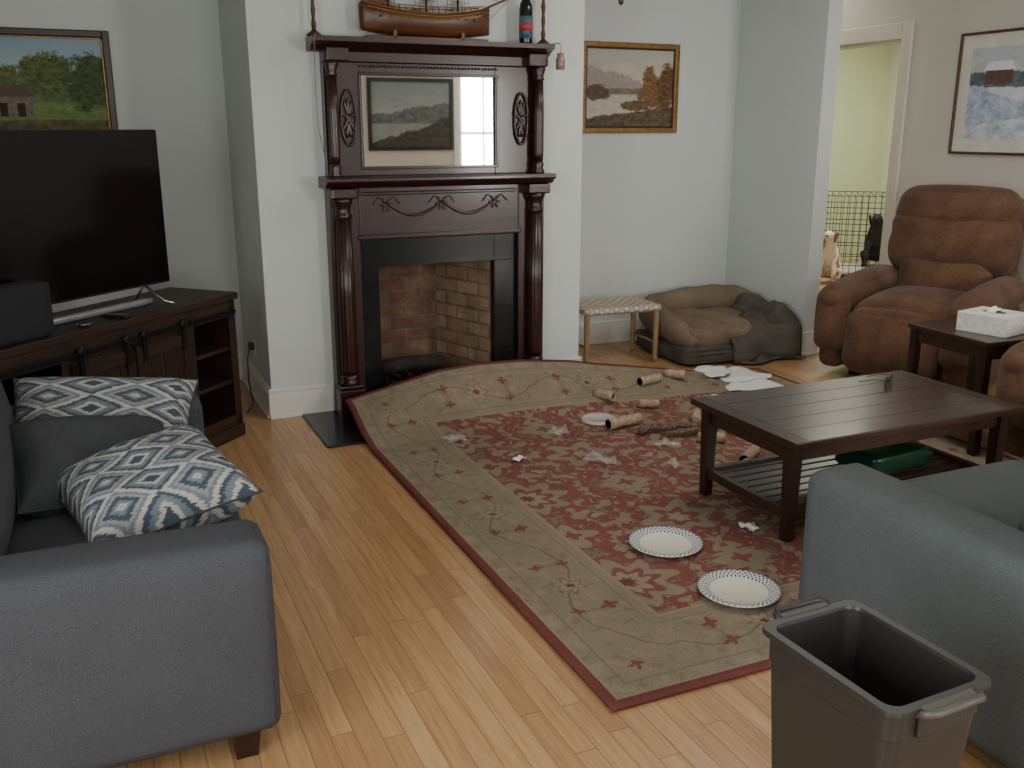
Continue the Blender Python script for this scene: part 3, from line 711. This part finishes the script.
# ------------------------------------------------------------------ coffee table
ct=root('coffee_table',(2.99,3.03,.016))
w,dp,h=.62,.35,.434; ix,iy=.055,.075
box('top_slab',(-w,-dp,h-.028),(w,dp,h),ESP,ct,.004)
for i in range(5): box('top_plank_%d'%i,(-w+.07,-dp+.005+.138*i,h-.001),(w-.07,-dp+.138*(i+1)-.001,h+.001),ESP,ct)
box('breadboard_l',(-w,-dp,h-.001),(-w+.068,dp,h+.001),ESPZ,ct); box('breadboard_r',(w-.068,-dp,h-.001),(w,dp,h+.001),ESPZ,ct)
for sy in (-1,1):
    box('apron_%d'%sy,(-w+.06,sy*(dp-iy)-.011,h-.10),(w-.06,sy*(dp-iy)+.011,h-.028),ESP,ct,.002)
    box('stretcher_%d'%sy,(-w+.06,sy*(dp-iy)-.014,.085),(w-.06,sy*(dp-iy)+.014,.125),ESP,ct,.002)
for sx in (-1,1):
    box('end_apron_%d'%sx,(sx*(w-ix)-.011,-dp+.08,h-.10),(sx*(w-ix)+.011,dp-.08,h-.028),ESP,ct,.002)
    box('end_stretcher_%d'%sx,(sx*(w-ix)-.014,-dp+.08,.085),(sx*(w-ix)+.014,dp-.08,.125),ESP,ct,.002)
    for sy in (-1,1):
        x,y=sx*(w-ix),sy*(dp-iy)
        loft('leg_%d_%d'%(sx,sy),[[(x+a*.020,y+b*.020,0) for a,b in ((-1,-1),(1,-1),(1,1),(-1,1))],[(x+a*.027,y+b*.027,h-.028) for a,b in ((-1,-1),(1,-1),(1,1),(-1,1))]],ESPZ,ct,smooth=False)
for i in range(9):
    y=-dp+.10+(2*dp-.20)*i/8
    box('slat_%d'%i,(-w+.05,y-.024,.100),(w-.05,y+.024,.112),ESP,ct,.002)
gb=root('green_storage_box',(3.20,3.05,.129),R(4))
rbox('lid_body',(.36,.24,.09),.02,simple('green_plastic',(.006,.045,.022),.35),gb,(0,0,.045),n=6)
box('rim',(-.185,-.125,.055),(.185,.125,.068),simple('green_rim',(.008,.055,.028),.35),gb,.004)
ph=root('eyeglasses',(3.33,3.18,.452),R(30))
for s in (-1,1):
    tube('lens_rim_%d'%s,[(s*.034+.026*math.cos(a),.004,.024+.02*math.sin(a)) for a in [2*math.pi*i/20 for i in range(20)]],.0025,BLACK,ph,6,True)
    lathe('lens_%d'%s,[(.0,0),(.025,0),(.025,.001),(0,.001)],CHROME,ph,(s*.034,.004,.024),(R(90),0,0),seg=20)
    tube('temple_%d'%s,[(s*.06,.004,.035),(s*.064,.05,.034),(s*.062,.12,.012)],.002,BLACK,ph,6)
tube('bridge',[(-.009,.004,.03),(0,.003,.034),(.009,.004,.03)],.0025,BLACK,ph,6)

# ------------------------------------------------------------------ side table + tissue box
st=root('side_table',(4.20,3.42,.016),R(-4))
box('top',(-.25,-.27,.56),(.25,.27,.585),ESP,st,.005)
for sx in (-1,1):
    for sy in (-1,1): box('leg_%d_%d'%(sx,sy),(sx*.215-.022,sy*.235-.022,0),(sx*.215+.022,sy*.235+.022,.56),ESPZ,st,.003)
    box('apron_x%d'%sx,(sx*.215-.01,-.22,.49),(sx*.215+.01,.22,.56),ESP,st)
    box('apron_y%d'%sx,(-.2,sx*.235-.01,.49),(.2,sx*.235+.01,.56),ESP,st)
box('lower_shelf',(-.22,-.24,.16),(.22,.24,.18),ESP,st,.003)
tb=root('tissue_box',(4.19,3.36,.601),R(12))
g=G('tissue_carton',(.7,.7,.66),.6); vv=g.coord(); nn=g.noise(vv,22,3,.5,1.5)
g.base(g.ramp(nn,[(.54,(.66,.66,.60)),(.58,(.42,.48,.38)),(.63,(.66,.66,.60))]))
box('carton',(-.12,-.13,0),(.12,.13,.10),g.m,tb,.004)
lathe('slot',[(0,0),(.06,0),(.06,.0015),(0,.0015)],simple('slot_dark',(.10,.10,.10),.8),tb,(0,0,.1),seg=24,sx=.6)
grid('tissue',8,8,lambda u,v:Vector(((u-.5)*.07,(v-.5)*.05+.008*math.sin(9*u),.10+.03*math.sin(math.pi*u)*(1-abs(v-.5))+.006*math.sin(12*v))),WHITE,tb,thick=.001)

# ------------------------------------------------------------------ recliners
SUEDE=fabric('brown_suede',(.145,.078,.049),var=.15,sheen=.1,weave=60,cloud=.45)
def recliner(name,loc,rz):
    r=root(name,loc,rz)
    rbox('base',(.76,.74,.22),.04,SUEDE,r,(0,.04,.16),n=8)
    for k,(x,y) in enumerate(((-.3,-.25),(.3,-.25),(-.3,.33),(.3,.33))): box('foot_%d'%k,(x-.03,y-.03,0),(x+.03,y+.03,.06),BLACK,r,.004)
    rbox('seat',(.62,.72,.24),.10,SUEDE,r,(0,-.07,.42),(R(3),0,0),crown=(0,.03,.05),n=16)
    rbox('footrest',(.60,.20,.40),.09,SUEDE,r,(0,-.43,.28),(R(-8),0,0),crown=(0,.06,.02),n=16)
    for sx in (-1,1):
        rbox('arm_side_%d'%sx,(.17,.88,.44),.06,SUEDE,r,(sx*.41,.0,.28),crown=(.02,.02,0),n=12)
        rbox('arm_pad_%d'%sx,(.25,.92,.19),(.12,.10,.09),SUEDE,r,(sx*.41,-.02,.545),(R(4),0,0),crown=(.0,.03,.03),n=16)
        rbox('arm_front_%d'%sx,(.22,.12,.40),.06,SUEDE,r,(sx*.41,-.42,.38),crown=(.01,.03,.0),n=10)
    rbox('back_shell',(.82,.18,.78),.085,SUEDE,r,(0,.51,.78),(R(-10),0,0),crown=(.0,.02,.02),n=14)
    def puff(c,u): return Vector((c.x+.004*math.sin(c.z*40),c.y+.006*math.sin(c.x*14+c.z*8),c.z))
    rbox('lumbar_pad',(.64,.22,.36),.11,SUEDE,r,(0,.37,.60),(R(-10),0,0),crown=(.0,.03,.02),n=16,fn=puff)
    rbox('upper_back_pad',(.84,.26,.42),(.12,.12,.12),SUEDE,r,(0,.43,.86),(R(-11),0,0),crown=(.0,.02,.02),n=18,fn=puff)
    rbox('head_pad',(.82,.26,.30),.125,SUEDE,r,(0,.475,1.06),(R(-11),0,0),crown=(.0,.03,.03),n=16,fn=puff)
    return r
recliner('recliner',(5.00,4.57,0),R(-68))
recliner('recliner',(4.38,2.57,.016),R(-90))

# ------------------------------------------------------------------ dog bed, stool
TAUPE=fabric('taupe_microsuede',(.22,.165,.118),var=.1,weave=70,cloud=.3)
TAUPE2=fabric('grey_canvas',(.120,.108,.090),var=.15,weave=90,cloud=.4)
db=root('dog_bed',(4.17,5.69,0),R(-2))
rbox('base_box',(.92,.74,.14),(.06,.06,.05),TAUPE2,db,(0,0,.075),crown=(.02,.02,0),n=14,fn=lambda c,u:Vector((c.x,c.y+.006*math.sin(c.x*25),c.z)))
rbox('inner_pad',(.72,.60,.14),.05,TAUPE,db,(-.05,-.04,.20),(R(5),R(2),0),crown=(0,0,.025),n=14,fn=lambda c,u:Vector((c.x,c.y,c.z+.010*math.sin(c.x*20+c.y*14))))
def arcbol(name,pts,rads,mat,sy=1.25):
    P_=[Vector(p) for p in pts]; out=[];rr=[]
    for i in range(len(P_)-1):
        p0=P_[max(i-1,0)];p1=P_[i];p2=P_[i+1];p3=P_[min(i+2,len(P_)-1)]
        for k in range(5):
            t=k/5; out.append(.5*((2*p1)+(p2-p0)*t+(2*p0-5*p1+4*p2-p3)*t*t+(3*p1-p0-3*p2+p3)*t**3)); rr.append(rads[i]*(1-t)+rads[i+1]*t)
    out.append(P_[-1]); rr.append(rads[-1])
    tube(name,out,[q*(1+.04*math.sin(i*1.3)) for i,q in enumerate(rr)],mat,db,16,sy=sy)
arcbol('bolster',[(-.38,-.34,.15),(-.40,-.20,.20),(-.405,.05,.24),(-.38,.28,.29),(-.1,.315,.33),(.15,.315,.34),(.34,.27,.32),(.38,.05,.29),(.37,-.18,.24),(.34,-.33,.16)],[.03,.075,.085,.09,.085,.085,.095,.09,.085,.04],TAUPE)
def cover(u,v):
    x=-.10+.56*u
    k=ss(.0,1.0,u)
    y=-.08-.30*math.sin(min(1,v*1.3)*math.pi/2)-.03*math.sin(9*u)*v
    top=.19+.14*k
    z=top*max(0,math.cos(v*math.pi/2))**.6+.012+.02*math.sin(14*u+5*v)*(1-v)*.8
    return Vector((x,y-.02*v,z))
grid('cover_front',30,20,cover,TAUPE2,db,thick=.014)
rbox('cover_side',(.20,.72,.36),(.09,.09,.14),TAUPE2,db,(.370,-.02,.19),(0,R(-10),0),crown=(.03,.02,.03),n=18,fn=lambda c,u:Vector((c.x+.014*math.sin(c.y*28+c.z*12),c.y,c.z+.016*math.sin(c.y*15))))
grid('cover_spill',26,12,lambda u,v:Vector((-.06+.53*u,-.36-.13*v*(.7+.3*math.sin(7*u)),.012+.045*(1-v)*(.5+.5*math.sin(17*u+3*v))+.012*math.sin(23*u)*v*(1-v)*2+.004)),TAUPE2,db,thick=.008)
for k in range(2): tube('piping_%d'%k,[(x*1.0,y,.035+.09*k) for x,y in rrect(.472,.382,.07,6)],.005,TAUPE2,db,6,True)
tube('zip',[(-.45+.09*i,-.384-.003*math.sin(i),.085) for i in range(7)],.003,BLACK,db,5)
so=root('woven_stool',(3.355,5.80,0),R(-3))
OAK=wood('light_oak',(.26,.16,.08),(.36,.24,.13),.45,2)
for sx in (-1,1):
    for sy in (-1,1):
        lathe('leg_%d_%d'%(sx,sy),[(.014,0),(.018,.03),(.020,.36),(.018,.405),(.0,.41)],OAK,so,(sx*.27,sy*.17,0),seg=14)
    tube('side_rail_%d'%sx,[(sx*.27,-.17,.38),(sx*.27,.17,.38)],.014,OAK,so,10)
    tube('side_stretch_%d'%sx,[(sx*.27,-.17,.14),(sx*.27,.17,.14)],.009,OAK,so,10)
    tube('long_rail_%d'%sx,[(-.27,sx*.17,.38),(.27,sx*.17,.38)],.014,OAK,so,10)
g=G('paper_cord_weave',(.45,.38,.28),.8); x,y,z=g.sep(g.coord())
ch=g.N.new('ShaderNodeTexChecker'); g.L.new(g.coord(),ch.inputs[0]); ch.inputs['Scale'].default_value=26
hw=g.math('MULTIPLY',g.math('ABSOLUTE',g.math('SINE',g.math('MULTIPLY',x,82))),g.math('ABSOLUTE',g.math('SINE',g.math('MULTIPLY',y,82))))
g.base(g.mix(1.0,g.mix(ch.outputs[1],(.60,.53,.42),(.42,.36,.27)),g.ramp(hw,[(0,(.5,.5,.5)),(.35,(1,1,1))]),'MULTIPLY'))
g.bump(hw,.8,.008)
WEAVE=g.m
rbox('woven_seat',(.60,.40,.050),.022,WEAVE,so,(0,0,.392),n=14,fn=lambda c,u:Vector((c.x,c.y,c.z-.018*(1-u[0]**2)*(1-u[1]**2))))

# ------------------------------------------------------------------ waste bin
def binmat(n_,c):
    g=G(n_,c,.45); g.bump(g.noise(g.coord(),300,2),.15,.001); return g.m
binm=binmat('charcoal_taupe_plastic',(.024,.0225,.020)); HL=binmat('pale_handle_plastic',(.07,.066,.058))
wbn=root('waste_bin',(1.300,1.215,0),R(2))
def rl(hx,hy,z,r=.028): return [(x,y,z) for x,y in rrect(hx,hy,r)]
loft('body',[rl(.090,.125,0),rl(.093,.128,.012),rl(.116,.162,.555),rl(.119,.165,.56),rl(.119,.165,.575),rl(.1195,.166,.612),rl(.130,.177,.614),rl(.131,.178,.62),rl(.130,.177,.627),rl(.113,.158,.627),rl(.111,.156,.62),rl(.110,.154,.56),rl(.088,.123,.016)],binm,wbn,cap0=True,cap1=True,smooth=False)
for s in (-1,1):
    m_=HL if s<0 else binm
    pts=[(-.068,s*.172,.612),(-.066,s*.192,.624),(-.055,s*.203,.629),(.055,s*.203,.629),(.066,s*.192,.624),(.068,s*.172,.612)]
    tube('handle_%d'%s,pts,.008,m_,wbn,8)
    ys=sorted((s*.170,s*.200)); box('handle_plate_%d'%s,(-.066,ys[0],.616),(.066,ys[1],.628),m_,wbn,.004)
    ys=sorted((s*.166,s*.176)); box('handle_skirt_%d'%s,(-.06,ys[0],.56),(.06,ys[1],.615),binm,wbn,.004)

# ------------------------------------------------------------------ litter on the rug
ZR=.016
g=G('paper_plate_print',(.75,.73,.66),.55); x,y,z=g.sep(g.coord())
rad=g.math('SQRT',g.math('ADD',g.math('MULTIPLY',x,x),g.math('MULTIPLY',y,y)))
th=g.math('ARCTAN2',y,x)
d1=g.math('SINE',g.math('MULTIPLY',th,44)); d2=g.math('SINE',g.math('MULTIPLY',g.math('SUBTRACT',rad,.102),2*math.pi/.020))
pat=g.step(g.math('MULTIPLY',d1,d2),.05,.25)
rim=g.math('MULTIPLY',g.step(rad,.100,.102),g.inv(g.step(rad,.141,.142)))
g.base(g.mix(g.math('MULTIPLY',rim,pat),g.mix(rim,(.68,.64,.53),(.68,.69,.69)),(.02,.04,.075)))
PL=g.m
for x,y in ((1.955,2.905),(1.975,2.465)):
    r=root('paper_plate',(x,y,ZR))
    lathe('plate',[(0,.004),(.090,.004),(.100,.010),(.112,.017),(.138,.022),(.143,.021),(.1425,.018),(.112,.013),(.098,.0),(0,0)],PL,r,seg=72)
g=G('clear_plastic_film',(.85,.86,.88),.08,spec=.9); g.b.inputs['Alpha'].default_value=.22; CLEAR=g.m
MILK=G('milky_plastic_film',(.62,.58,.54),.25); MILK.b.inputs['Alpha'].default_value=.75; MILK=MILK.m
def rug_z(x,y):
    u=(x-RX0)/RW; v=(y-RY0)/RL
    return rugf(u,v).z
r=root('plastic_lid',(2.53,4.48,rug_z(2.53,4.48)+.003))
lathe('lid',[(0,.006),(.080,.006),(.085,.012),(.098,.012),(.101,0),(.104,0),(.104,.004),(.099,.015),(.083,.015),(.078,.009),(0,.009)],MILK,r,seg=40)
CARD=simple('chewed_cardboard',(.38,.275,.185),.9,var=.4,scale=40)
CARDI=simple('tube_inside',(.07,.035,.025),.9)
def roll(x,y,rz,L=.14,rr=.024,mat=None,h=None):
    z=(rug_z(x,y) if h is None else h)+rr+.003
    r=root('cardboard_tube',(x,y,z),rot=(0,R(90),R(rz)))
    lathe('tube',[(rr*.85,-L/2),(rr,-L/2),(rr*1.04,-L/4),(rr*.95,0),(rr*1.03,L/4),(rr,L/2),(rr*.82,L/2),(rr*.82,-L/2),(rr*.85,-L/2)],mat or CARD,r,seg=20)
    lathe('inner_core',[(rr*.81,-L/2+.012),(rr*.81,L/2-.012)],CARDI,r,seg=16)
roll(2.70,4.72,-60,.13,.028); roll(3.10,4.86,12,.17,.028); roll(3.33,4.93,-40,.13,.028)
roll(2.60,4.32,8,.22,.030); roll(3.02,4.24,55,.17,.026); roll(3.12,4.02,40,.17,.030); roll(2.88,3.90,-30,.14,.026)
roll(2.88,3.58,35,.18,.029); roll(2.78,3.44,75,.12,.026); roll(2.92,4.58,-25,.12,.025)
g=G('plaid_rope',(.2,.1,.08),.9); n=g.vor(g.coord(),75); g.base(g.ramp(n,[(.2,(.03,.02,.018)),(.4,(.24,.19,.13)),(.6,(.10,.04,.032))])); ROPE=g.m
rt=root('rope_dog_toy',(2.80,4.13,.018))
pp=[(-.18,.03),(-.10,.04),(-.03,.0),(.05,.03),(.10,-.05),(.18,-.02),(.24,-.05)]
tube('rope',[(a,b,.024+.004*math.sin(i*2)) for i,(a,b) in enumerate(pp)],[.015,.018,.020,.018,.020,.018,.014],ROPE,rt,10)
tube('rope_strand',[(-.12,-.06,.018),(-.02,-.09,.024),(.08,-.09,.024),(.16,-.13,.02)],[.012,.016,.018,.012],ROPE,rt,10)
for k in (0,-1): 
    a,b=pp[k]; rbox('knot_%d'%k,(.055,.05,.042),.02,ROPE,rt,(a,b,.024),n=5)
def scrap(name,x,y,w,h,rz,mat,cr=.012,z=None,th_=.0008):
    ph1,ph2=random.random()*6,random.random()*6; zz=(rug_z(x,y) if z is None else z)+.004+cr*1.3
    r=root(name,(x,y,zz),rz)
    grid('sheet',12,12,lambda u,v:Vector(((u-.5)*w*(1-.25*math.sin(v*4+ph1)),(v-.5)*h*(1-.25*math.sin(u*5+ph2)),cr*(math.sin(6*u+ph1)*math.cos(5*v+ph2)+.4*math.sin(13*u+9*v)) )),mat,r,thick=th_)
scrap('paper_sheet',3.86,4.92,.32,.26,.5,WHITE,.009); scrap('paper_sheet',3.78,4.70,.32,.26,-.4,WHITE,.008); scrap('paper_sheet',3.70,5.04,.26,.20,.9,WHITE,.010)
for x,y,w in ((1.84,4.05,.06),(2.36,2.90,.08),(3.4,4.58,.08)):
    scrap('paper_scrap',x,y,w,w*.7,random.random()*3,WHITE,.008)
for k,(x,y,w) in enumerate(((1.66,4.46,.13),(2.22,4.36,.13),(2.20,3.87,.14),(2.62,3.95,.12),(2.5,3.68,.08))):
    scrap('clear_plastic_shard',x,y,w,w*.7,k*1.1,CLEAR,.012,None,0.0)

# ------------------------------------------------------------------ crate and dogs in the far room
dc=root('dog_crate',(8.05,8.30,0),R(-40))
cw,cd,chh=.62,.42,.90
for i in range(19):
    x=-cw+2*cw*i/18
    for y in (-cd,cd): tube('wire_v_%d_%d'%(i,y*100),[(x,y,.02),(x,y,chh)],.0035,BLKMET,dc,5)
    tube('wire_top_%d'%i,[(x,-cd,chh),(x,cd,chh)],.0035,BLKMET,dc,5)
for i in range(8):
    z=.02+(chh-.02)*i/7
    for y in (-cd,cd): tube('wire_h_%d_%d'%(i,y*100),[(-cw,y,z),(cw,y,z)],.004,BLKMET,dc,5)
    for x in (-cw,cw): tube('wire_s_%d_%d'%(i,x*100),[(x,-cd,z),(x,cd,z)],.004,BLKMET,dc,5)
for i in range(12):
    y=-cd+2*cd*i/11
    for x in (-cw,cw): tube('wire_e_%d_%d'%(i,x*100),[(x,y,.02),(x,y,chh)],.0035,BLKMET,dc,5)
box('tray',(-cw,-cd,0),(cw,cd,.02),BLACK,dc,.004)
rbox('crate_mat',(1.1,.76,.06),.03,simple('crate_cushion',(.45,.43,.40),.9),dc,(0,0,.05),n=6)
def dog(name,loc,rz,mat,earm,s=1.0):
    r=root(name,loc,rz); r.scale=(s,s,s)
    V=[(0,.16,.16),(0,.08,.30),(0,0,.42),(0,-.05,.54),(0,-.08,.62),(0,-.16,.64),(0,-.23,.62),
       (.08,.0,.36),(.085,-.05,.2),(.085,-.06,.07),(.085,-.10,.025),(-.08,.0,.36),(-.085,-.05,.2),(-.085,-.06,.07),(-.085,-.10,.025),
       (.11,.12,.14),(.13,-.02,.17),(.12,.06,.05),(.12,-.08,.025),(-.11,.12,.14),(-.13,-.02,.17),(-.12,.06,.05),(-.12,-.08,.025),(0,.26,.06),(0,.40,.04)]
    E=[(0,1),(1,2),(2,3),(3,4),(4,5),(5,6),(2,7),(7,8),(8,9),(9,10),(2,11),(11,12),(12,13),(13,14),(0,15),(15,16),(16,17),(17,18),(0,19),(19,20),(20,21),(21,22),(0,23),(23,24)]
    rad=[.12,.12,.115,.075,.075,.055,.032,.05,.035,.026,.028,.05,.035,.026,.028,.07,.055,.03,.028,.07,.055,.03,.028,.025,.014]
    skin('body',V,E,rad,mat,r)
    for sx in (-1,1):
        rbox('ear_%d'%sx,(.03,.07,.12),.014,earm,r,(sx*.082,-.07,.60),(0,R(sx*12),0),n=4)
        lathe('eye_%d'%sx,[(0,-.01),(.008,-.006),(.010,0),(.008,.006),(0,.01)],BLACK,r,(sx*.035,-.145,.665),seg=10)
    rbox('nose',(.03,.02,.022),.009,BLACK,r,(0,-.262,.628),n=3)
    return r
g=G('white_brown_coat',(.7,.65,.58),.9); n=g.noise(g.coord(),4,2); g.base(g.ramp(n,[(.50,(.68,.65,.60)),(.56,(.30,.15,.08))])); 
dog('dog',(7.18,7.86,0),R(-50),g.m,simple('brown_ear',(.20,.10,.06),.9),.85)
bc_=simple('black_coat',(.012,.012,.014),.7)
dog('dog',(8.18,8.22,.08),R(-50),bc_,bc_,.9)

# ------------------------------------------------------------------ ceiling fan
cf=root('ceiling_fan',(1.50,2.62,0))
lathe('canopy',[(.0,CH),(.07,CH),(.06,CH-.05),(.015,CH-.06),(.013,2.62),(.05,2.61),(.11,2.58),(.12,2.50),(.10,2.46),(.05,2.43),(.05,2.36),(.0,2.35)],BRASS,cf)
for k in range(5):
    a=R(72*k+20); b=box('blade_%d'%k,(.14,-.065,2.515),(.66,.065,2.523),RUST,None,.003); b.parent=cf
    b.location=(math.cos(a)*.40,math.sin(a)*.40,2.52); b.rotation_euler=(R(10),0,a)
tube('pull_chain',[(.02,0,2.36),(.02,0,1.99)],.0015,BRASS,cf,5)
lathe('pull_bob',[(0,1.955),(.007,1.96),(.009,1.975),(.005,1.99),(0,1.995)],BRONZE,cf,(.02,0,0),seg=12)

# ------------------------------------------------------------------ lights
def area(name,loc,rot,sx,sy,e,c=(1,1,1)):
    l=bpy.data.lights.new(name,'AREA'); l.shape='RECTANGLE'; l.size=sx; l.size_y=sy; l.energy=e; l.color=c
    o=bpy.data.objects.new(name,l); bpy.context.collection.objects.link(o); o.location=loc; o.rotation_euler=rot; return o
area('window_light_south',(1.0,-1.97,1.55),(R(90),0,0),1.75,1.55,74,(1,1,.99))
area('window_light_south_east',(5.14,-1.97,1.55),(R(90),0,0),.7,1.55,115,(1.0,.985,.95))
area('window_light_west',(-1.69,.4,1.55),(R(90),0,R(-90)),1.95,1.55,90,(.96,1.0,.985))
area('hall_light',(5.3,6.6,2.85),(0,0,0),.6,.6,7,(1,.93,.82))
area('far_room_light',(7.5,7.3,2.85),(0,0,0),1.6,1.6,90,(1,.98,.9))
area('ceiling_fill_light',(3.4,3.6,2.88),(0,0,0),1.2,1.2,32,(1,.95,.87))  # added overhead fill for the room; no lamp fixture hangs here
wd=bpy.data.worlds.new('World'); bpy.context.scene.world=wd; wd.use_nodes=True
bg=wd.node_tree.nodes['Background']; bg.inputs[0].default_value=(.84,.93,1,1); bg.inputs[1].default_value=1.0

# ------------------------------------------------------------------ camera
cam=bpy.data.cameras.new('Camera'); cam.sensor_width=36; cam.lens=33.4; cam.clip_start=.05
co=bpy.data.objects.new('Camera',cam); bpy.context.collection.objects.link(co)
co.location=(0,0,1.6); co.rotation_euler=(R(75),0,R(-24))
bpy.context.scene.camera=co
